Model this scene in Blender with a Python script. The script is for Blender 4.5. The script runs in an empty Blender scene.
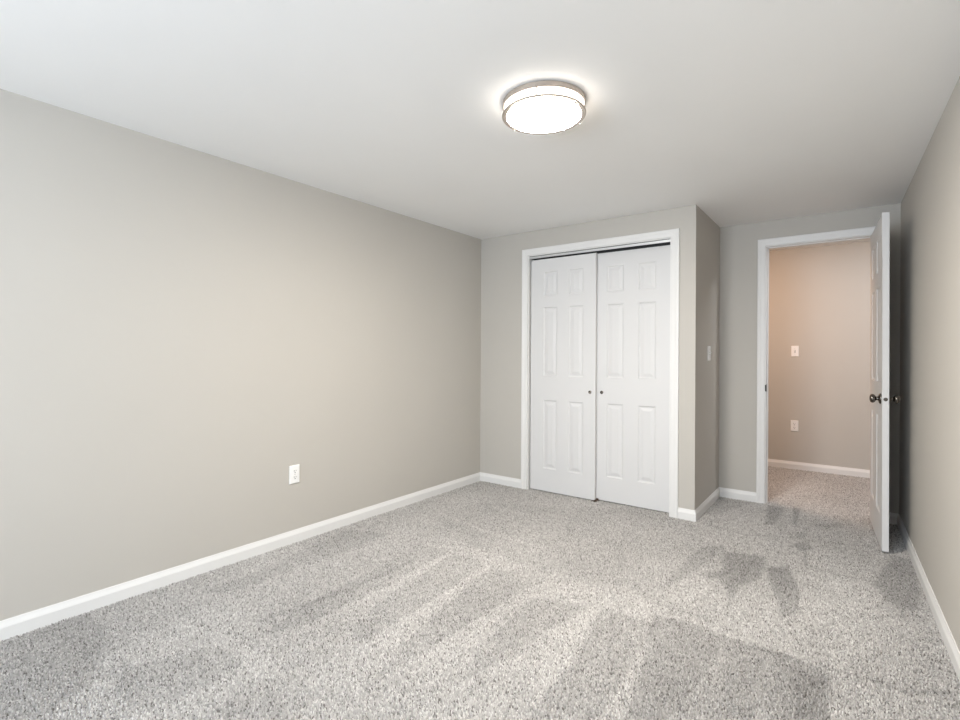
import bpy, bmesh, math
import numpy as np
from mathutils import Vector, Matrix

# ------------------------------------------------------------------ camera, sky, lights, exposure
S = bpy.context.scene
COL = S.collection
CAM_H, YAW, ROLL = 1.2, 0.6373, 0.0053
fw = Vector((-math.sin(YAW), math.cos(YAW), 0))
rt = Vector((math.cos(YAW), math.sin(YAW), 0))
up = Vector((0, 0, 1))
rt, up = rt * math.cos(ROLL) + up * math.sin(ROLL), up * math.cos(ROLL) - rt * math.sin(ROLL)
cd = bpy.data.cameras.new('camera')
cd.sensor_width = 36.0
cd.lens = 504.4138 / 960 * 36
cd.shift_y = -(360 - 354.2735) / 960
cd.clip_start = 0.02
cam = bpy.data.objects.new('camera', cd)
COL.objects.link(cam)
M = Matrix((rt, up, -fw)).transposed().to_4x4()
M.translation = Vector((0, 0, CAM_H))
cam.matrix_world = M
S.camera = cam

S.view_settings.view_transform = 'Standard'
S.view_settings.look = 'None'
S.view_settings.gamma = 1.0
S.view_settings.use_curve_mapping = False
S.view_settings.exposure = 1.20

W = bpy.data.worlds.new('sky')
S.world = W
W.use_nodes = True
bg = W.node_tree.nodes['Background']
bg.inputs[0].default_value = (0.80, 0.90, 1.0, 1)
bg.inputs[1].default_value = 1.0

WINDOW_W, HALL_WARM_W, HALL_COOL_W = 53.0, 7.8, 6.6
LAMP_E, LAMP_SIDE_E = 98.0, 2.5


def area(name, loc, target, sx, sy, watts, colour, spread=180):
    l = bpy.data.lights.new(name, 'AREA')
    l.shape = 'RECTANGLE'
    l.size, l.size_y = sx, sy
    l.energy = watts
    l.color = colour
    l.spread = math.radians(spread)
    o = bpy.data.objects.new(name, l)
    o.location = loc
    o.rotation_euler = (Vector(target) - Vector(loc)).to_track_quat('-Z', 'Y').to_euler()
    COL.objects.link(o)
    return o


# ------------------------------------------------------------------ dimensions (metres)
XL = -2.853            # left wall
D1 = 3.865             # closet wall
D2 = 4.676             # entry door wall
XC = -0.920            # outer corner of the closet
D3 = 6.293             # hall wall
H = 2.293              # ceiling
YB = -2.0             # rear wall, behind the camera
TH = 0.09             # wall thickness
HX0, HX1 = -2.4, 1.5   # ends of the hall


def xr(y):             # the right wall runs a little out of square
    return 0.2814 - 0.0309 * (y - 4.2)


WX0, WX1, WZ0, WZ1 = -1.75, -0.34, 0.65, 2.05    # window in the rear wall
area('daylight', ((WX0 + WX1) / 2, YB - TH - 0.03, (WZ0 + WZ1) / 2), ((WX0 + WX1) / 2, 1, 2.75),
     WX1 - WX0, WZ1 - WZ0, WINDOW_W, (0.85, 0.945, 1.07))
area('hall_lamp_warm', (-0.98, 4.98, H - 0.02), (-0.90, 5.6, 0), 0.3, 0.3, HALL_WARM_W, (1.0, 0.59, 0.35))
area('hall_lamp_bright', (0.40, 4.98, H - 0.02), (0.20, 5.6, 0), 0.3, 0.3, HALL_COOL_W, (0.95, 0.96, 1.0))


# ------------------------------------------------------------------ materials
def new_mat(name):
    m = bpy.data.materials.new(name)
    m.use_nodes = True
    nt = m.node_tree
    return m, nt, nt.nodes['Principled BSDF']


def paint(name, rgb, rough=0.6, bump=0.02, scale=220.0, var=0.015, spec=0.3):
    m, nt, p = new_mat(name)
    p.inputs['Roughness'].default_value = rough
    p.inputs['Specular IOR Level'].default_value = spec
    tc = nt.nodes.new('ShaderNodeTexCoord')
    n1 = nt.nodes.new('ShaderNodeTexNoise')
    n1.inputs['Scale'].default_value = 2.5
    n1.inputs['Detail'].default_value = 2
    nt.links.new(tc.outputs['Object'], n1.inputs['Vector'])
    mx = nt.nodes.new('ShaderNodeMix')
    mx.data_type = 'RGBA'
    mx.inputs[6].default_value = (*[c * (1 - var) for c in rgb], 1)
    mx.inputs[7].default_value = (*[min(1, c * (1 + var)) for c in rgb], 1)
    nt.links.new(n1.outputs['Fac'], mx.inputs[0])
    nt.links.new(mx.outputs[2], p.inputs['Base Color'])
    n2 = nt.nodes.new('ShaderNodeTexNoise')
    n2.inputs['Scale'].default_value = scale
    n2.inputs['Detail'].default_value = 3
    nt.links.new(tc.outputs['Object'], n2.inputs['Vector'])
    b = nt.nodes.new('ShaderNodeBump')
    b.inputs['Strength'].default_value = bump
    b.inputs['Distance'].default_value = 0.002
    nt.links.new(n2.outputs['Fac'], b.inputs['Height'])
    nt.links.new(b.outputs['Normal'], p.inputs['Normal'])
    return m


def metal(name, rgb, rough=0.3, metallic=1.0):
    m, nt, p = new_mat(name)
    p.inputs['Metallic'].default_value = metallic
    tc = nt.nodes.new('ShaderNodeTexCoord')
    n = nt.nodes.new('ShaderNodeTexNoise')
    n.inputs['Scale'].default_value = 60
    nt.links.new(tc.outputs['Object'], n.inputs['Vector'])
    mr = nt.nodes.new('ShaderNodeMapRange')
    mr.inputs[3].default_value = rough * 0.85
    mr.inputs[4].default_value = rough * 1.15
    nt.links.new(n.outputs['Fac'], mr.inputs[0])
    nt.links.new(mr.outputs[0], p.inputs['Roughness'])
    p.inputs['Base Color'].default_value = (*rgb, 1)
    return m


M_WALL = paint('greige_wall_paint', (0.529, 0.507, 0.467), 0.62, 0.05, 260)
M_CEIL = paint('flat_white_ceiling_paint', (0.92, 0.92, 0.91), 0.85, 0.03, 160)
M_TRIM = paint('white_semigloss_trim', (0.79, 0.79, 0.78), 0.4, 0.01, 90, 0.006, 0.4)
M_DOOR = paint('white_moulded_door_paint', (0.70, 0.70, 0.70), 0.5, 0.03, 400, 0.006, 0.3)
M_PLATE = paint('white_plastic_plate', (0.88, 0.88, 0.87), 0.3, 0.0, 90, 0.004, 0.5)
M_SLOT = paint('dark_slot_and_shade', (0.05, 0.05, 0.05), 0.5, 0.0)  # also painted on the closet track and toggle slot as shade
M_NICKEL = metal('brushed_nickel', (0.48, 0.43, 0.39), 0.38)
M_BRONZE = metal('dark_bronze', (0.17, 0.155, 0.14), 0.20)
M_TRACK = metal('satin_aluminium_track', (0.72, 0.73, 0.73), 0.4, 0.6)
M_BROWN = paint('brown_plastic', (0.10, 0.065, 0.045), 0.5, 0.0)
M_PAN = paint('white_enamel_pan', (0.85, 0.85, 0.84), 0.4, 0.0)



def glow(name, e):
    m, nt, p = new_mat(name)
    p.inputs['Base Color'].default_value = (0.92, 0.91, 0.89, 1)
    p.inputs['Roughness'].default_value = 0.4
    p.inputs['Emission Color'].default_value = (1.0, 0.92, 0.82, 1)
    p.inputs['Emission Strength'].default_value = e
    return m


M_GLOW = glow('lit_acrylic_diffuser', LAMP_E)            # the lamps behind the diffuser shine down
M_GLOW_SIDE = glow('lit_acrylic_side', LAMP_SIDE_E)

M_GLASS, _nt, _p = new_mat('window_glass')
_tr = _nt.nodes.new('ShaderNodeBsdfTransparent')
_gl = _nt.nodes.new('ShaderNodeBsdfGlossy')
_gl.inputs['Roughness'].default_value = 0.02
_mx = _nt.nodes.new('ShaderNodeMixShader')
_mx.inputs[0].default_value = 0.06
_nt.links.new(_tr.outputs[0], _mx.inputs[1])
_nt.links.new(_gl.outputs[0], _mx.inputs[2])
_nt.links.new(_mx.outputs[0], _nt.nodes['Material Output'].inputs['Surface'])


def carpet():
    """twisted yarn: every tuft has its own tone, the brushed nap and a painted door shade tint it"""
    m, nt, p = new_mat('cut_pile_carpet')
    p.inputs['Roughness'].default_value = 0.95
    p.inputs['Specular IOR Level'].default_value = 0.08
    N, L = nt.nodes.new, nt.links.new
    tone = N('ShaderNodeAttribute')
    tone.attribute_name = 'tone'
    ramp = N('ShaderNodeValToRGB')
    e = ramp.color_ramp.elements
    e[0].position, e[0].color = 0.0, (0.19, 0.178, 0.168, 1)
    e[1].position, e[1].color = 1.0, (0.74, 0.725, 0.705, 1)
    for pos, c in ((0.15, 0.30), (0.40, 0.445), (0.75, 0.545)):
        a = e.new(pos)
        a.color = (c, c * 0.975, c * 0.945, 1)
    L(tone.outputs['Fac'], ramp.inputs[0])
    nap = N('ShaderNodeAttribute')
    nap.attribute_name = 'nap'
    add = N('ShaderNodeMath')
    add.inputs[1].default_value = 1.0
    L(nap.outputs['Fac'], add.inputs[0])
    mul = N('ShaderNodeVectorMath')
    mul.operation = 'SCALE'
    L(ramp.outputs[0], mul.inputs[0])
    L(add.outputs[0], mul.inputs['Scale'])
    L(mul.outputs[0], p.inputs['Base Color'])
    return m


M_CARPET = carpet()
M_BACKING = paint('grey_carpet_backing', (0.40, 0.39, 0.375), 0.95, 0.3, 300, 0.1, 0.05)


# ------------------------------------------------------------------ helpers
def obj(name, bm, mat, parent=None, smooth=None):
    bmesh.ops.recalc_face_normals(bm, faces=bm.faces)
    me = bpy.data.meshes.new(name)
    bm.to_mesh(me)
    bm.free()
    me.materials.append(mat)
    if smooth is not None:
        for p in me.polygons:
            p.use_smooth = True
        me.set_sharp_from_angle(angle=math.radians(smooth))
    o = bpy.data.objects.new(name, me)
    COL.objects.link(o)
    if parent is not None:
        o.parent = parent
    return o


def tag(o, label, cat, kind=None, group=None):
    o['label'] = label
    o['category'] = cat
    if kind:
        o['kind'] = kind
    if group:
        o['group'] = group
    return o


def empty(name, loc, rotz=0.0):
    o = bpy.data.objects.new(name, None)
    o.empty_display_size = 0.1
    o.location = loc
    o.rotation_euler = (0, 0, rotz)
    COL.objects.link(o)
    return o


def prism(bm, pts, z0, z1):
    lo = [bm.verts.new((x, y, z0)) for x, y in pts]
    hi = [bm.verts.new((x, y, z1)) for x, y in pts]
    n = len(pts)
    bm.faces.new(lo[::-1])
    bm.faces.new(hi)
    for i in range(n):
        bm.faces.new((lo[i], lo[(i + 1) % n], hi[(i + 1) % n], hi[i]))


def box(bm, x0, x1, y0, y1, z0, z1):
    prism(bm, [(x0, y0), (x1, y0), (x1, y1), (x0, y1)], z0, z1)


def bbox(x0, x1, y0, y1, z0, z1, bevel=0.0, seg=2):
    bm = bmesh.new()
    box(bm, x0, x1, y0, y1, z0, z1)
    if bevel:
        bmesh.ops.bevel(bm, geom=list(bm.edges), offset=bevel, segments=seg, affect='EDGES', profile=0.6)
    return bm


def lathe(bm, prof, n=48, axis='Z', closed=False):
    """revolve (radius, height) points"""
    rings = []
    for r, h in prof:
        if r < 1e-6:
            rings.append([bm.verts.new((0, 0, h))])
        else:
            rings.append([bm.verts.new((r * math.cos(2 * math.pi * k / n), r * math.sin(2 * math.pi * k / n), h)) for k in range(n)])
    pairs = list(zip(rings, rings[1:]))
    if closed:
        pairs.append((rings[-1], rings[0]))
    for a, b in pairs:
        for k in range(n):
            if len(a) == 1 and len(b) == 1:
                break
            k2 = (k + 1) % n
            if len(a) == 1:
                bm.faces.new((a[0], b[k], b[k2]))
            elif len(b) == 1:
                bm.faces.new((a[k], b[0], a[k2]))
            else:
                bm.faces.new((a[k], b[k], b[k2], a[k2]))
    return bm


def sweep(bm, path, prof, frame):
    """mitred sweep: path = 2-D points, prof = (offset to the left of the path, height) pairs,
    frame(p2, h) -> 3-D point."""
    P = [Vector(p) for p in path]
    rings = []
    for i, p in enumerate(P):
        d0 = (P[i] - P[i - 1]).normalized() if i > 0 else None
        d1 = (P[i + 1] - P[i]).normalized() if i < len(P) - 1 else None
        d0 = d0 or d1
        d1 = d1 or d0
        n0, n1 = Vector((-d0.y, d0.x)), Vector((-d1.y, d1.x))
        m = (n0 + n1)
        m = m / (m.dot(n0))
        rings.append([bm.verts.new(frame(p + m * u, h)) for u, h in prof])
    k = len(prof)
    for a, b in zip(rings, rings[1:]):
        for j in range(k):
            j2 = (j + 1) % k
            bm.faces.new((a[j], a[j2], b[j2], b[j]))
    bm.faces.new(rings[0])
    bm.faces.new(rings[-1][::-1])


BH = 0.078
BASE_PROF = [(-0.002, -0.012), (0.0125, -0.012), (0.0130, 0.050), (0.0118, 0.054), (0.0080, 0.064), (0.0060, 0.070), (0.0050, 0.0755), (0.0040, BH), (-0.002, BH)]


def baseboard(name, path, label):
    bm = bmesh.new()
    sweep(bm, path, BASE_PROF, lambda p, h: (p.x, p.y, h))
    o = obj(name, bm, M_TRIM)
    return tag(o, label, 'baseboard', 'structure')


# ------------------------------------------------------------------ floor: wall-to-wall carpet
def sd_poly(X, Y, poly):
    """signed distance (negative inside) of grid points to a polygon"""
    P = np.array(poly, float)
    d = np.full(X.shape, 1e9)
    ins = np.zeros(X.shape, bool)
    for i in range(len(P)):
        a, b = P[i], P[(i + 1) % len(P)]
        ex, ey = b - a
        t = np.clip(((X - a[0]) * ex + (Y - a[1]) * ey) / (ex * ex + ey * ey + 1e-12), 0, 1)
        d = np.minimum(d, np.hypot(X - a[0] - t * ex, Y - a[1] - t * ey))
        c = ((a[1] > Y) != (b[1] > Y)) & (X < (b[0] - a[0]) * (Y - a[1]) / (b[1] - a[1] + 1e-12) + a[0])
        ins ^= c
    return np.where(ins, -d, d)


STROKES = [
    (-0.221, 0.015, [(-0.743, 2.368), (-0.583, 2.379), (-0.444, 2.367), (-0.342, 2.365), (-0.211, 2.376), (-0.088, 2.347), (-0.056, 2.26), (-0.066, 2.021), (-0.603, 1.617), (-0.656, 1.932)]),
    (0.09, 0.015, [(-0.431, 2.298), (-0.377, 2.043), (-0.352, 1.806), (-0.498, 1.696), (-0.451, 1.987)]),
    (0.078, 0.015, [(-0.263, 2.267), (-0.2, 2.084), (-0.189, 1.928), (-0.26, 1.875), (-0.282, 2.067)]),
    (-0.104, 0.01, [(-0.187, 2.286), (-0.075, 2.294), (-0.07, 2.018), (-0.145, 1.961)]),
    (-0.26, 0.01, [(-0.391, 3.271), (-0.294, 3.367), (-0.209, 3.018), (-0.206, 2.782), (-0.255, 2.707), (-0.32, 2.934)]),
    (-0.247, 0.015, [(-0.635, 3.371), (-0.413, 3.456), (-0.397, 3.065), (-0.472, 2.934), (-0.478, 2.686), (-0.554, 2.946), (-0.669, 2.935), (-0.58, 3.083)]),
    (-0.26, 0.015, [(0.09, 3.395), (0.199, 3.941), (0.281, 3.91), (0.287, 3.44), (0.253, 3.167), (0.187, 3.086), (0.137, 3.193)]),  # nap mark with the shade behind the entry door painted in
    (-0.221, 0.015, [(-0.545, 4.644), (-0.437, 4.649), (-0.442, 4.125), (-0.504, 4.104)]),
    (-0.221, 0.01, [(-0.379, 4.716), (-0.329, 4.7), (-0.317, 4.194), (-0.342, 4.228)]),
    (-0.26, 0.01, [(-0.308, 3.791), (-0.237, 3.86), (-0.196, 3.771), (-0.26, 3.676)]),
    (-0.221, 0.01, [(-0.31, 4.056), (-0.249, 4.063), (-0.245, 3.941), (-0.297, 3.933)]),
    (-0.208, 0.01, [(-0.225, 4.317), (-0.049, 4.47), (-0.071, 4.348), (-0.202, 4.248)]),
    (-0.156, 0.015, [(-0.922, 4.037), (-0.896, 4.611), (-0.652, 4.643), (-0.811, 4.173)]),
    (-0.182, 0.015, [(-0.795, 2.642), (-0.769, 3.369), (-0.637, 3.505), (-0.693, 3.041), (-0.771, 2.674)]),
    (0.036, 0.025, [(-0.782, 2.519), (-0.615, 3.084), (-0.516, 2.83), (-0.494, 2.556), (-0.27, 2.482), (-0.08, 2.419), (0.066, 2.425), (0.287, 2.751), (0.24, 3.073), (0.088, 3.336), (-0.206, 3.367), (-0.354, 2.74), (-0.482, 2.565)]),
    (-0.078, 0.05, [(-2.987, 2.942), (-1.324, 3.883), (-0.84, 3.777), (-0.772, 3.299), (-0.796, 2.487), (-1.05, 2.473), (-1.465, 2.465), (-1.9, 2.507)]),
    (-0.156, 0.015, [(-0.959, 2.262), (-0.703, 2.289), (-0.691, 1.958), (-0.664, 1.571), (-0.857, 1.426), (-0.878, 1.873)]),
    (0.048, 0.015, [(-0.691, 2.298), (-0.635, 1.948), (-0.585, 1.63), (-0.664, 1.571), (-0.691, 1.958)]),
    (0.042, 0.015, [(-1.059, 1.985), (-0.97, 2.254), (-0.884, 1.869), (-0.868, 1.581), (-0.907, 1.508), (-0.984, 1.685)]),
    (-0.143, 0.015, [(-1.27, 2.17), (-1.008, 2.277), (-1.059, 1.985), (-1.091, 1.684), (-1.148, 1.438), (-1.224, 1.641)]),
    (0.036, 0.015, [(-1.296, 2.15), (-1.267, 1.698), (-1.227, 1.311), (-1.265, 1.158), (-1.391, 1.486), (-1.355, 1.867)]),
    (-0.13, 0.01, [(-1.641, 2.321), (-1.344, 2.297), (-1.368, 1.858), (-1.391, 1.486), (-1.414, 1.261), (-1.542, 1.689)]),
    (0.054, 0.01, [(-1.648, 2.316), (-1.578, 1.774), (-1.54, 1.373), (-1.576, 1.238), (-1.659, 1.637), (-1.654, 2.014)]),
    (-0.117, 0.01, [(-1.932, 2.35), (-1.687, 2.354), (-1.646, 1.802), (-1.638, 1.387), (-1.773, 1.445), (-1.873, 1.848)]),
    (0.048, 0.01, [(-1.932, 2.382), (-1.901, 1.974), (-1.876, 1.548), (-1.889, 1.357), (-1.952, 1.57), (-1.99, 2.067)]),
    (-0.13, 0.01, [(-2.202, 2.346), (-1.981, 2.346), (-1.928, 1.854), (-1.948, 1.347), (-2.013, 1.165), (-2.102, 1.417), (-2.136, 1.901)]),
    (-0.117, 0.01, [(-2.765, 2.222), (-2.467, 2.369), (-2.485, 1.806), (-2.505, 1.323), (-2.615, 1.195), (-2.634, 1.522)]),
    (-0.117, 0.015, [(-2.225, 0.749), (-2.075, 1.028), (-1.901, 1.046), (-1.854, 0.884), (-1.919, 0.685), (-2.107, 0.649)]),
    (-0.104, 0.015, [(-1.765, 0.997), (-1.663, 1.122), (-1.503, 1.081), (-1.485, 0.954), (-1.711, 0.784)]),
    (0.036, 0.015, [(-2.234, 1.063), (-2.011, 1.106), (-1.518, 1.092), (-1.329, 1.072), (-1.442, 0.987), (-1.699, 1.023), (-2.075, 1.028)]),
    (-0.156, 0.03, [(-2.818, 0.497), (-2.827, 0.791), (-2.516, 0.786), (-2.206, 0.619), (-2.126, 0.472), (-2.282, 0.355)]),
]
SEAMS = [
    (-0.264, 0.008, [(-0.238, 3.74), (-0.211, 3.448), (-0.115, 3.409), (0.076, 3.409)]),
    (-0.18, 0.01, [(-0.885, 3.875), (-0.569, 3.779), (-0.369, 3.893), (-0.169, 3.933), (0.106, 4.036)]),
    (-0.216, 0.01, [(-0.032, 2.86), (0.079, 2.952), (0.229, 3.092)]),
    (-0.192, 0.012, [(-0.078, 2.367), (0.054, 2.367), (0.159, 2.372), (0.311, 2.468)]),
    (-0.12, 0.012, [(-0.778, 2.48), (-0.606, 2.471), (-0.458, 2.439)]),
    (0.12, 0.01, [(-0.934, 3.621), (-0.704, 3.525), (-0.471, 3.495)]),
    (0.108, 0.015, [(-2.545, 2.894), (-2.026, 2.786), (-1.616, 2.758)]),
    (0.072, 0.015, [(-2.51, 3.309), (-2.102, 3.234), (-1.703, 3.39)]),
    (-0.12, 0.015, [(-2.139, 1.238), (-2.062, 1.659), (-2.055, 2.133)]),
]


def build_floor():
    bm = bmesh.new()
    box(bm, XL - .15, HX1 + .2, YB - .2, D3 + .2, -.08, -.007)
    fl = obj('floor', bm, M_BACKING)
    tag(fl, 'grey speckled cut pile carpet with vacuum marks covering the floor', 'floor', 'structure')
    # the pile: one upright tapered tuft per yarn end
    rng = np.random.default_rng(7)
    st = PILE

    def field(x0, x1, y0, y1):
        gx, gy = np.meshgrid(np.arange(x0, x1, st), np.arange(y0, y1, st))
        return gx.ravel(), gy.ravel()
    ax, ay = field(XL + .004, 0.42, -0.90, D2 + .05)
    hx, hy = field(-1.25, 0.75, D2 + .05, D3)
    X, Y = np.concatenate([ax, hx]), np.concatenate([ay, hy])
    n = X.size
    X = X + rng.uniform(-.45, .45, n) * st
    Y = Y + rng.uniform(-.45, .45, n) * st
    keep = (Y > D2) | (X < xr(Y) - .004)
    keep &= ~((X < XC) & (Y > D1 + TH))                      # none inside the closet
    X, Y = X[keep], Y[keep]
    n = X.size
    nap = np.zeros(n)
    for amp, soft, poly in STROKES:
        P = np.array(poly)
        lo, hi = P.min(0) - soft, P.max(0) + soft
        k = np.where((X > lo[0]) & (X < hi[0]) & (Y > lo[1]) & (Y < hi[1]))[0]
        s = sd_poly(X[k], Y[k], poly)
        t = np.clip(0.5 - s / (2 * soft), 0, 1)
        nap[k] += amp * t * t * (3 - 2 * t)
    for amp, wd, line in SEAMS:
        P = np.array(line)
        d = np.full(n, 1e9)
        for a, b in zip(P, P[1:]):
            e = b - a
            t = np.clip(((X - a[0]) * e[0] + (Y - a[1]) * e[1]) / (e @ e), 0, 1)
            d = np.minimum(d, np.hypot(X - a[0] - t * e[0], Y - a[1] - t * e[1]))
        nap += amp * np.exp(-(d / wd) ** 2)
    # broad unevenness of the pile
    for q in range(14):
        kx, ky, ph = rng.normal(0, 6), rng.normal(0, 6), rng.uniform(0, 6.28)
        nap += 0.012 * np.sin(kx * X + ky * Y + ph)
    nap = np.clip(nap, -.5, .4)
    tone = np.clip(rng.beta(2.2, 1.5, n) - (rng.random(n) < .11) * .42, 0, 1)
    hgt = rng.uniform(-.0025, .0030, n)
    ang = rng.uniform(0, 6.2832, n)
    lx, ly = rng.normal(0, .0016, n), rng.normal(0, .0016, n) - .0008
    V = np.empty((n, 8, 3), np.float32)
    for k in range(4):
        a = ang + k * math.pi / 2
        V[:, k, 0], V[:, k, 1], V[:, k, 2] = X + .62 * st * np.cos(a), Y + .62 * st * np.sin(a), -.009
        V[:, 4 + k, 0], V[:, 4 + k, 1], V[:, 4 + k, 2] = X + lx + .36 * st * np.cos(a), Y + ly + .36 * st * np.sin(a), hgt
    f = np.array([[0, 1, 5, 4], [1, 2, 6, 5], [2, 3, 7, 6], [3, 0, 4, 7], [4, 5, 6, 7]])
    F = (np.arange(n)[:, None, None] * 8 + f[None]).reshape(-1)
    me = bpy.data.meshes.new('pile')
    me.vertices.add(n * 8)
    me.vertices.foreach_set('co', V.reshape(-1))
    me.loops.add(F.size)
    me.loops.foreach_set('vertex_index', F.astype(np.int32))
    me.polygons.add(n * 5)
    me.polygons.foreach_set('loop_start', np.arange(0, F.size, 4, dtype=np.int32))
    me.update(calc_edges=True)
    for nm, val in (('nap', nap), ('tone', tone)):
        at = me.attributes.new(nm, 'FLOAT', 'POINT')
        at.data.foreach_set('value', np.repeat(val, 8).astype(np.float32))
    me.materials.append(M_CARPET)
    o = bpy.data.objects.new('pile', me)
    o['kind'] = 'stuff'
    COL.objects.link(o)
    o.parent = fl


PILE = 0.0060
build_floor()

# ------------------------------------------------------------------ walls and ceiling
bm = bmesh.new()
box(bm, XL - .15, HX1 + .2, YB - .2, D2 + TH / 2, H, H + .1)
box(bm, XL - .15, HX1 + .2, D2 + TH / 2, D3 + .2, H + .045, H + .145)
tag(obj('ceiling', bm, M_CEIL), 'smooth white ceiling over the whole room', 'ceiling', 'structure')

bm = bmesh.new()
box(bm, XL - TH, XL, YB - TH, D2 + TH, -.05, H + .02)
tag(obj('wall_left', bm, M_WALL), 'long plain greige wall on the left with one outlet', 'wall', 'structure')

# closet front wall with its opening
CO0, CO1, COZ = -2.331, -1.071, 2.085     # rough opening (the jamb boards line it)
bm = bmesh.new()
box(bm, XL, CO0, D1, D1 + TH, -.05, H + .02)
box(bm, CO1, XC, D1, D1 + TH, -.05, H + .02)
box(bm, CO0, CO1, D1, D1 + TH, COZ, H + .02)
tag(obj('wall_back', bm, M_WALL), 'greige closet wall around the white sliding doors', 'wall', 'structure')

bm = bmesh.new()
box(bm, XC - TH, XC, D1 + TH, D2, -.05, H + .02)
tag(obj('wall_recess', bm, M_WALL), 'narrow greige side wall of the closet facing the entry', 'wall', 'structure')

# entry wall with its opening
EO0, EO1, EOZ = -0.585, 0.160, 2.093
bm = bmesh.new()
box(bm, XL, EO0, D2, D2 + TH, -.05, H + .07)
box(bm, EO1, xr(D2), D2, D2 + TH, -.05, H + .07)
box(bm, EO0, EO1, D2, D2 + TH, EOZ, H + .07)
tag(obj('wall_entry', bm, M_WALL), 'greige wall around the open doorway to the hall', 'wall', 'structure')

bm = bmesh.new()
ye = D2 + TH
prism(bm, [(xr(YB - TH), YB - TH), (xr(YB - TH) + TH, YB - TH), (xr(ye) + TH, ye), (xr(ye), ye)], -.05, H + .02)
tag(obj('wall_right', bm, M_WALL), 'plain greige wall on the right beside the open door', 'wall', 'structure')

bm = bmesh.new()
box(bm, XL, WX0, YB - TH, YB, -.05, H + .02)
box(bm, WX1, xr(YB), YB - TH, YB, -.05, H + .02)
box(bm, WX0, WX1, YB - TH, YB, -.05, WZ0)
box(bm, WX0, WX1, YB - TH, YB, WZ1, H + .02)
tag(obj('wall_rear', bm, M_WALL), 'greige rear wall with the window behind the viewer', 'wall', 'structure')

bm = bmesh.new()
box(bm, HX0 - TH, HX1 + TH, D3, D3 + TH, -.05, H + .07)
tag(obj('wall_hall', bm, M_WALL), 'hall wall with switch and outlet seen through the doorway', 'wall', 'structure')
bm = bmesh.new()
box(bm, HX0 - TH, HX0, D2 + TH, D3, -.05, H + .07)
tag(obj('wall_hall_left', bm, M_WALL), 'end wall of the hall beyond the closet', 'wall', 'structure')
bm = bmesh.new()
box(bm, HX1, HX1 + TH, D2 + TH, D3, -.05, H + .07)
box(bm, xr(D2) + TH - .01, HX1 + TH, D2, D2 + TH, -.05, H + .07)
tag(obj('wall_hall_right', bm, M_WALL), 'end wall of the hall beyond the open door', 'wall', 'structure')

# window in the rear wall
f = bmesh.new()
for a in ((WX0, WX0 + .05), (WX1 - .05, WX1), ((WX0 + WX1) / 2 - .025, (WX0 + WX1) / 2 + .025)):
    box(f, a[0], a[1], YB - TH + .02, YB - .03, WZ0, WZ1)
for a in ((WZ0, WZ0 + .05), (WZ1 - .05, WZ1)):
    box(f, WX0, WX1, YB - TH + .022, YB - .032, a[0], a[1])
win = obj('window_1', f, M_TRIM)
tag(win, 'white framed window in the rear wall', 'window', 'structure')
obj('pane', bbox(WX0 + .03, WX1 - .03, YB - .075, YB - .07, WZ0 + .03, WZ1 - .03), M_GLASS, win)

# ------------------------------------------------------------------ baseboards
CX0, CX1 = -2.390, -1.034      # outer edges of the closet casing
EX0 = -0.634                   # outer left edge of the entry casing
EX1 = 0.203
baseboard('baseboard_left', [(XL, D1), (XL, YB)], 'long white baseboard along the left wall')
baseboard('baseboard_back', [(CX0 + .001, D1), (XL, D1)], 'short white baseboard between left corner and closet casing')
baseboard('baseboard_recess', [(EX0 + .001, D2), (XC, D2), (XC, D1), (CX1 - .001, D1)], 'white baseboard wrapping the closet corner to the entry casing')
baseboard('baseboard_right', [(xr(YB), YB), (xr(D2), D2), (EX1 - .001, D2)], 'white baseboard along the right wall to behind the door')
baseboard('baseboard_hall', [(HX1, D3), (HX0, D3)], 'white baseboard in the hall seen through the doorway')

# ------------------------------------------------------------------ casings and jambs
CASE_PROF = [(0.0, -0.002), (0.0, 0.008), (0.003, 0.0105), (0.010, 0.0115), (0.030, 0.0125), (0.036, 0.0150), (0.048, 0.0165), (0.0545, 0.0155), (0.057, 0.0125), (0.057, -0.002)]


def casing(name, x0, x1, z, y, label, toward=-1):
    """U-shaped mitred casing, inner edge at x0, x1, z"""
    bm = bmesh.new()
    sweep(bm, [(x0, -0.012), (x0, z), (x1, z), (x1, -0.012)], CASE_PROF, lambda p, h: (p.x, y + toward * h, p.y))
    o = obj(name, bm, M_TRIM)
    return tag(o, label, 'door casing', 'structure')


CIX0, CIX1, CIZ = CX0 + .057, CX1 - .057, 2.0785
c1 = casing('trim_1', CIX0, CIX1, CIZ, D1, 'white casing around the closet sliding doors')
jb = bmesh.new()
box(jb, CO0, CIX0 + .010, D1 + .0005, D1 + TH, -.012, COZ)
box(jb, CIX1 - .010, CO1, D1 + .0005, D1 + TH, -.012, COZ)
box(jb, CIX0 + .010, CIX1 - .010, D1 + .0005, D1 + TH, CIZ - .006, COZ)
obj('jamb', jb, M_TRIM, c1)
tk = bmesh.new()     # light fascia below the head, two-channel track behind it painted dark as gap shade
box(tk, CIX0 + .010, CIX1 - .010, D1 + .013, D1 + .016, 2.050, CIZ - .0095)
fa = obj('track_fascia', tk, M_TRACK, c1)
fa['label'] = 'light metal strip above the closet doors'
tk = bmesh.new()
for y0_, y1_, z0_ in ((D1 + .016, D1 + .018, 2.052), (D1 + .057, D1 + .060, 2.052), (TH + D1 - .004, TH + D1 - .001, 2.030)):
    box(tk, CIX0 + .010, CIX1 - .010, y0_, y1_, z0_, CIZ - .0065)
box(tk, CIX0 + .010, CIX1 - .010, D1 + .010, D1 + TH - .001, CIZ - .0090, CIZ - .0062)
to = obj('track', tk, M_SLOT, c1)  # dark colour paints in the shade of the gap above the doors
to['label'] = 'sliding door track with gap shade painted dark'

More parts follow.
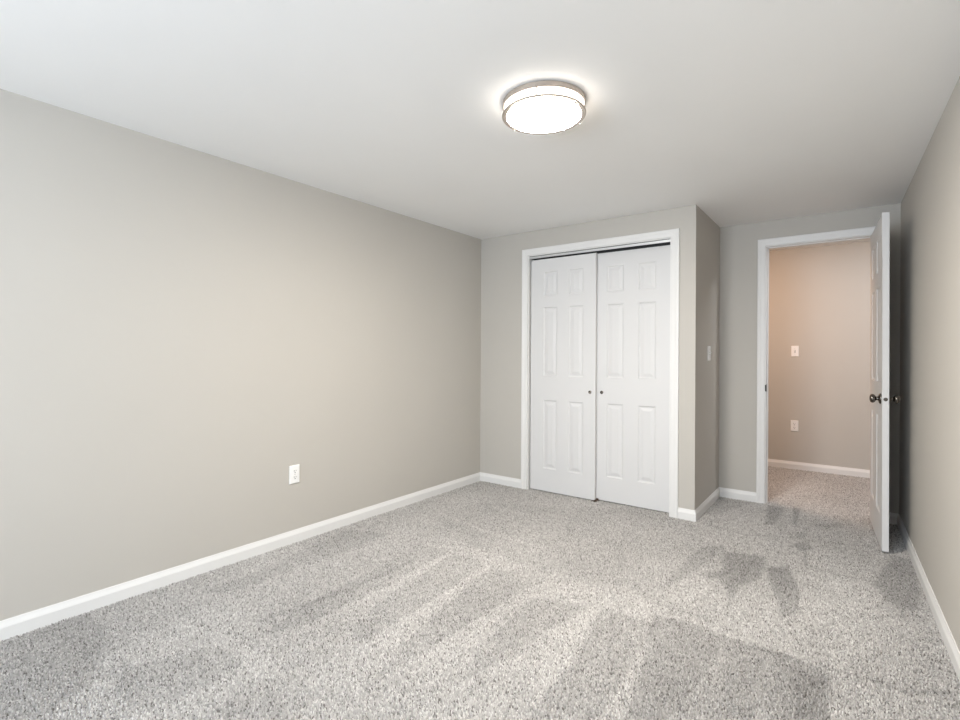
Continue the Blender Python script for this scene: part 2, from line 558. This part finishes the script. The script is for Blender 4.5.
EIX0, EIX1, EIZ = EX0 + .057, EX1 - .057, 2.091
c2 = casing('trim_2', EIX0, EIX1, EIZ, D2, 'white casing around the open entry doorway')
JX0, JX1, JZ = EIX0 + .006, EIX1 - .006, EIZ - .006
jb = bmesh.new()
box(jb, EO0, JX0, D2 + .0005, D2 + TH, -.012, EOZ)
box(jb, JX1, EO1, D2 + .0005, D2 + TH, -.012, EOZ)
box(jb, JX0, JX1, D2 + .0005, D2 + TH, JZ, EOZ)
obj('jamb', jb, M_TRIM, c2)
sb = bmesh.new()
for x0_, x1_ in ((JX0, JX0 + .010), (JX1 - .010, JX1)):
    box(sb, x0_, x1_, D2 + .040, D2 + .070, -.012, JZ)
box(sb, JX0 + .010, JX1 - .010, D2 + .040, D2 + .070, JZ - .007, JZ)
obj('stop', sb, M_TRIM, c2)
sp = bmesh.new()
box(sp, JX0, JX0 + .0018, D2 + .004, D2 + .034, .909, .966)
box(sp, EIX0 + .0005, JX0 + .0018, D2 - .003, D2 + .004, .912, .963)
so = obj('strike_plate', sp, M_SLOT, c2)
so['label'] = 'small dark metal strike plate'


# ------------------------------------------------------------------ six-panel doors
def door_slab(w, h, t, stile=0.112, mull=0.120, both=True, stile_r=None):
    """local frame: x 0..w, y 0 (front) .. t (back), z 0..h"""
    stile_r = stile_r or stile
    pw = (w - stile - stile_r - mull) / 2
    xs = [0, stile, stile + pw, stile + pw + mull, w - stile_r, w]
    sc = h / 2.03
    zs = [0.0]
    for d in (.195, .600, .211, .600, .099, .212, .113):
        zs.append(zs[-1] + d * sc)
    zs[-1] = h
    rings = [(0.0, 0.0), (0.007, 0.0065), (0.012, 0.0075), (0.019, 0.0070), (0.040, 0.0020), (0.046, 0.0015)]
    bm = bmesh.new()
    for side in ((0, 1), (1, 1)) if both else ((0, 1),):
        def Y(dep):
            return dep if side[0] == 0 else t - dep
        for i in range(5):
            for j in range(7):
                x0, x1, z0, z1 = xs[i], xs[i + 1], zs[j], zs[j + 1]
                if i in (1, 3) and j in (1, 3, 5):
                    prev = None
                    for ins, dep in rings:
                        q = [bm.verts.new((x, Y(dep), z)) for x, z in ((x0 + ins, z0 + ins), (x1 - ins, z0 + ins), (x1 - ins, z1 - ins), (x0 + ins, z1 - ins))]
                        if prev:
                            for k in range(4):
                                bm.faces.new((prev[k], prev[(k + 1) % 4], q[(k + 1) % 4], q[k]))
                        prev = q
                    bm.faces.new(prev)
                else:
                    bm.faces.new([bm.verts.new((x, Y(0), z)) for x, z in ((x0, z0), (x1, z0), (x1, z1), (x0, z1))])
    for a, b in (((0, 0), (0, h)), ((w, 0), (w, h)), ((0, 0), (w, 0)), ((0, h), (w, h))):
        pts = [a, b]
        cuts = zs if a[0] == b[0] else xs
        for u, v in zip(cuts, cuts[1:]):
            if a[0] == b[0]:
                q = [(a[0], 0, u), (a[0], 0, v), (a[0], t, v), (a[0], t, u)]
            else:
                q = [(u, 0, a[1]), (v, 0, a[1]), (v, t, a[1]), (u, t, a[1])]
            bm.faces.new([bm.verts.new(c) for c in q])
    bmesh.ops.remove_doubles(bm, verts=bm.verts, dist=1e-5)
    # soften the outer arrises
    es = [e for e in bm.edges if len(e.link_faces) == 2 and e.calc_face_angle(0) > 1.4 and
          all((abs(v.co.x) < 1e-5 or abs(v.co.x - w) < 1e-5 or abs(v.co.z) < 1e-5 or abs(v.co.z - h) < 1e-5) for v in e.verts)]
    bmesh.ops.bevel(bm, geom=es, offset=0.002, segments=2, affect='EDGES', profile=0.5)
    return bm


def finger_pull(parent, x, z):
    """round recessed pull: dark rim and a cup; local y=0 is the door face"""
    prof = [(0.0, 0.0040), (0.003, 0.0038), (0.006, 0.0020), (0.0085, 0.0008), (0.0100, 0.0035), (0.0115, 0.0042), (0.0130, 0.0030), (0.0138, 0.0), (0.0138, -0.004)]
    bm = bmesh.new()
    lathe(bm, prof, 32)
    bmesh.ops.rotate(bm, verts=bm.verts, cent=(0, 0, 0), matrix=Matrix.Rotation(math.radians(90), 3, 'X'))
    o = obj('finger_pull', bm, M_BRONZE, parent, 40)
    o.location = (x, 0, z)
    o['label'] = 'small round dark metal finger pull'
    return o


DT = 0.034
dl = obj('door_1', door_slab(0.611, 2.027, DT, 0.127, 0.111, stile_r=0.108), M_DOOR)
dl.location = (-2.3115, D1 + .020, 0.0095)
tag(dl, 'front sliding white six-panel closet door beside the left corner', 'door', 'structure')
finger_pull(dl, 0.611 - 0.046, 0.8825)
dr = obj('door_2', door_slab(0.650, 2.027, DT, 0.121, 0.120, stile_r=0.134), M_DOOR)
dr.location = (-1.7385, D1 + .062, 0.0095)
tag(dr, 'rear sliding white six-panel closet door nearer the doorway', 'door', 'structure')
finger_pull(dr, 0.077, 0.8825)

g = bmesh.new()
box(g, -1.722, -1.682, D1 + .012, D1 + .085, -0.012, 0.005)
box(g, -1.720, -1.684, D1 + .0555, D1 + .0605, -0.012, 0.018)
box(g, -1.706, -1.686, D1 + .012, D1 + .0165, -0.012, 0.012)
tag(obj('floor_guide', g, M_BROWN), 'small brown plastic guide on the carpet under the closet doors', 'door guide')

# entry door, swung open into the room
EDW, EDT, EDH = 0.735, 0.035, 2.062
de = obj('door_3', door_slab(EDW, EDH, EDT, 0.112, 0.112), M_DOOR)
ang = math.atan2(3.930 - 4.668, 0.141 - 0.099)
# local x runs from hinge to free edge, local y=0 is the face turned to the doorway; the thickness lies to the right of it
R = Matrix(((math.cos(ang), -math.sin(ang), 0), (math.sin(ang), math.cos(ang), 0), (0, 0, 1))).to_4x4()
R.translation = Vector((0.099, 4.664, 0.013))
de.matrix_world = Matrix.Translation((0, 0, 1.0)) @ Matrix.Rotation(-0.0025, 4, 'Y') @ Matrix.Translation((0, 0, -1.0)) @ R
tag(de, 'open white six-panel entry door with dark knobs', 'door', 'structure')


def knob(parent, x, z, y, sgn):
    rose = [(0.0, 0.0), (0.0325, 0.0), (0.0325, 0.004), (0.029, 0.0085), (0.020, 0.0115), (0.0125, 0.014), (0.0115, 0.018), (0.0115, 0.0225)]
    ball = [(r_, 0.022 + (h_ - 0.030) * 0.88) for r_, h_ in [(0.0115, 0.030), (0.014, 0.034), (0.022, 0.038), (0.0265, 0.045), (0.0275, 0.052), (0.0260, 0.059), (0.0200, 0.0655), (0.010, 0.0685), (0.0, 0.069)]]
    rot = Matrix.Rotation(math.radians(90 if sgn < 0 else -90), 3, 'X')
    out = []
    for nm, pr_ in (('rosette', rose), ('knob', ball)):
        bm = bmesh.new()
        lathe(bm, pr_, 40)
        bmesh.ops.rotate(bm, verts=bm.verts, cent=(0, 0, 0), matrix=rot)
        out.append(bm)
    k = obj('knob', out[1], M_BRONZE, parent, 60)
    k.location = (x, y, z)
    k['label'] = 'round dark metal door knob'
    obj('rosette', out[0], M_BRONZE, k, 40)
    return k


KZ = 0.938 - 0.013
knob(de, EDW - 0.062, KZ, 0.0, -1)
knob(de, EDW - 0.062, KZ, EDT, 1)
bm = bmesh.new()
lathe(bm, [(0, .0022), (.0075, .0022), (.0080, .0012), (.0112, .0010), (.0112, -.004)], 28)
bmesh.ops.rotate(bm, verts=bm.verts, cent=(0, 0, 0), matrix=Matrix.Rotation(math.radians(90), 3, 'Y'))
la = obj('latch', bm, M_BRONZE, de, 40)
la.location = (EDW, EDT / 2, KZ)
la['label'] = 'dark round latch in the door edge'


# ------------------------------------------------------------------ ceiling light
LX, LY = -1.080, 1.912
lt = empty('ceiling_light', (LX, LY, H))
tag(lt, 'round lit flush ceiling light with two nickel rings on the ceiling', 'ceiling light')
bm = bmesh.new()
lathe(bm, [(0.0, -0.001), (0.172, -0.001), (0.172, -0.010), (0.0, -0.010)], 72)
obj('canopy_pan', bm, M_PAN, lt, 40)
bm = bmesh.new()
lathe(bm, [(0.1600, -0.0600), (0.157, -0.0635), (0.148, -0.0690), (0.130, -0.0755), (0.100, -0.0815), (0.060, -0.0860), (0.0, -0.0880)], 96)
obj('diffuser', bm, M_GLOW, lt, 40)
bm = bmesh.new()
lathe(bm, [(0.160, -0.0115), (0.168, -0.0115), (0.170, -0.016), (0.170, -0.0565), (0.160, -0.0565)], 96, closed=True)
obj('side_band', bm, M_GLOW_SIDE, lt, 40)


def ring(name, r0, r1, z0, z1):
    bm = bmesh.new()
    b = 0.002
    lathe(bm, [(r0, z0), (r0, z1), (r1 - b, z1), (r1, z1 - b * (1 if z1 > z0 else -1)), (r1, z0 + b * (1 if z1 > z0 else -1)), (r1 - b, z0)], 96, closed=True)
    return obj(name, bm, M_NICKEL, lt, 35)


ring('ring', 0.1715, 0.1775, -0.026, -0.003)
ring('ring', 0.1600, 0.1795, -0.0655, -0.057)
for a in (168.0, 290.0, 56.0):
    bm = bmesh.new()
    lathe(bm, [(0.0, -0.018), (0.0028, -0.018), (0.0028, -0.064), (0.0034, -0.0640), (0.0036, -0.066), (0.0024, -0.068), (0.0, -0.0685)], 16)
    po = obj('post', bm, M_NICKEL, lt, 40)
    po.location = (0.1790 * math.cos(math.radians(a)), 0.1790 * math.sin(math.radians(a)), 0)


# ------------------------------------------------------------------ outlets and switches (local: plate in XZ, facing -Y)
def plate_bm(w=0.070, h=0.115, t=0.0085):
    bm = bmesh.new()
    prof = [(0.0, 0.0), (0.0, t * .55), (0.0012, t * .8), (0.004, t)]
    prev = None
    for ins, d in prof:
        q = [bm.verts.new((x, -d, z)) for x, z in ((-w / 2 + ins, -h / 2 + ins), (w / 2 - ins, -h / 2 + ins), (w / 2 - ins, h / 2 - ins), (-w / 2 + ins, h / 2 - ins))]
        if prev:
            for k in range(4):
                bm.faces.new((prev[k], prev[(k + 1) % 4], q[(k + 1) % 4], q[k]))
        else:
            bm.faces.new(q[::-1])
        prev = q
    bm.faces.new(prev)
    return bm


def screw(parent, z, y):
    bm = bmesh.new()
    lathe(bm, [(0, .0012), (.0022, .0010), (.0030, 0), (.0030, -.001)], 16)
    bmesh.ops.rotate(bm, verts=bm.verts, cent=(0, 0, 0), matrix=Matrix.Rotation(math.radians(90), 3, 'X'))
    o = obj('screw', bm, M_NICKEL, parent, 40)
    o.location = (0, y, z)


def outlet(loc, rz, label):
    e = empty('wall_outlet', loc, rz)
    tag(e, label, 'outlet')
    pl = obj('cover_plate', plate_bm(), M_PLATE, e)
    for zc in (.0195, -.0195):
        bm = bmesh.new()
        n = 28
        pts = []
        for k in range(n):                       # round face with flattened top and bottom
            a = 2 * math.pi * k / n
            pts.append((0.0172 * math.cos(a), max(-.0140, min(.0140, .0172 * math.sin(a)))))
        f0 = [bm.verts.new((x, -.007, z)) for x, z in pts]
        f1 = [bm.verts.new((x * .96, -.0098, z * .96)) for x, z in pts]
        bm.faces.new(f1)
        for k in range(n):
            bm.faces.new((f0[k], f0[(k + 1) % n], f1[(k + 1) % n], f1[k]))
        so_ = obj('socket', bm, M_PLATE, e)
        so_.location = (0, 0, zc)
        bm = bmesh.new()
        box(bm, -.0080, -.0052, -.0102, -.0092, -.0010, .0088)
        box(bm, .0052, .0080, -.0102, -.0092, .0000, .0083)
        lathe(bm, [(0, .0102), (.0030, .0102), (.0030, .0090)], 14)
        vs = [v for v in bm.verts if v.co.z > 0 and abs(v.co.y) < .003]
        # turn the round ground hole to face the room and drop it below the slots
        for v in vs:
            x, y, z = v.co
            if z >= .0089 and abs(x) <= .0031 and abs(y) <= .0031:
                v.co = (x, -z, y - .0075)
        sl = obj('slots', bm, M_SLOT, so_)
        sl['label'] = 'dark plug slots'
    screw(e, 0.0, -.0083)
    return e


def switch(loc, rz, label):
    e = empty('light_switch', loc, rz)
    tag(e, label, 'light switch')
    obj('cover_plate', plate_bm(), M_PLATE, e)
    bm = bmesh.new()
    box(bm, -.0058, .0058, -.0090, -.006, -.0125, .0125)
    w_ = obj('toggle_slot', bm, M_SLOT, e)  # dark colour stands for the shade in the slot
    w_['label'] = 'slot around the toggle, its shadow painted dark'
    bm = bmesh.new()
    box(bm, -.0045, .0045, -.0195, -.008, -.0045, .0045)
    for v in bm.verts:
        if v.co.y < -.012:
            v.co.z += .007
            v.co.x *= .8
        else:
            v.co.z *= 1.7
    bmesh.ops.bevel(bm, geom=list(bm.edges), offset=.001, segments=2, affect='EDGES')
    obj('toggle', bm, M_PLATE, e)
    screw(e, .030, -.0083)
    screw(e, -.030, -.0083)
    return e


outlet((XL, 1.876, 0.432), math.radians(90), 'white duplex outlet low on the long left wall')
outlet((-0.500, D3, 0.459), 0, 'white duplex outlet in the hall, below the light switch')
switch((-0.499, D3, 1.250), 0, 'white light switch on the hall wall above the outlet')
switch((XC, 4.281, 1.217), math.radians(90), 'light switch seen edge-on on the narrow closet side wall')
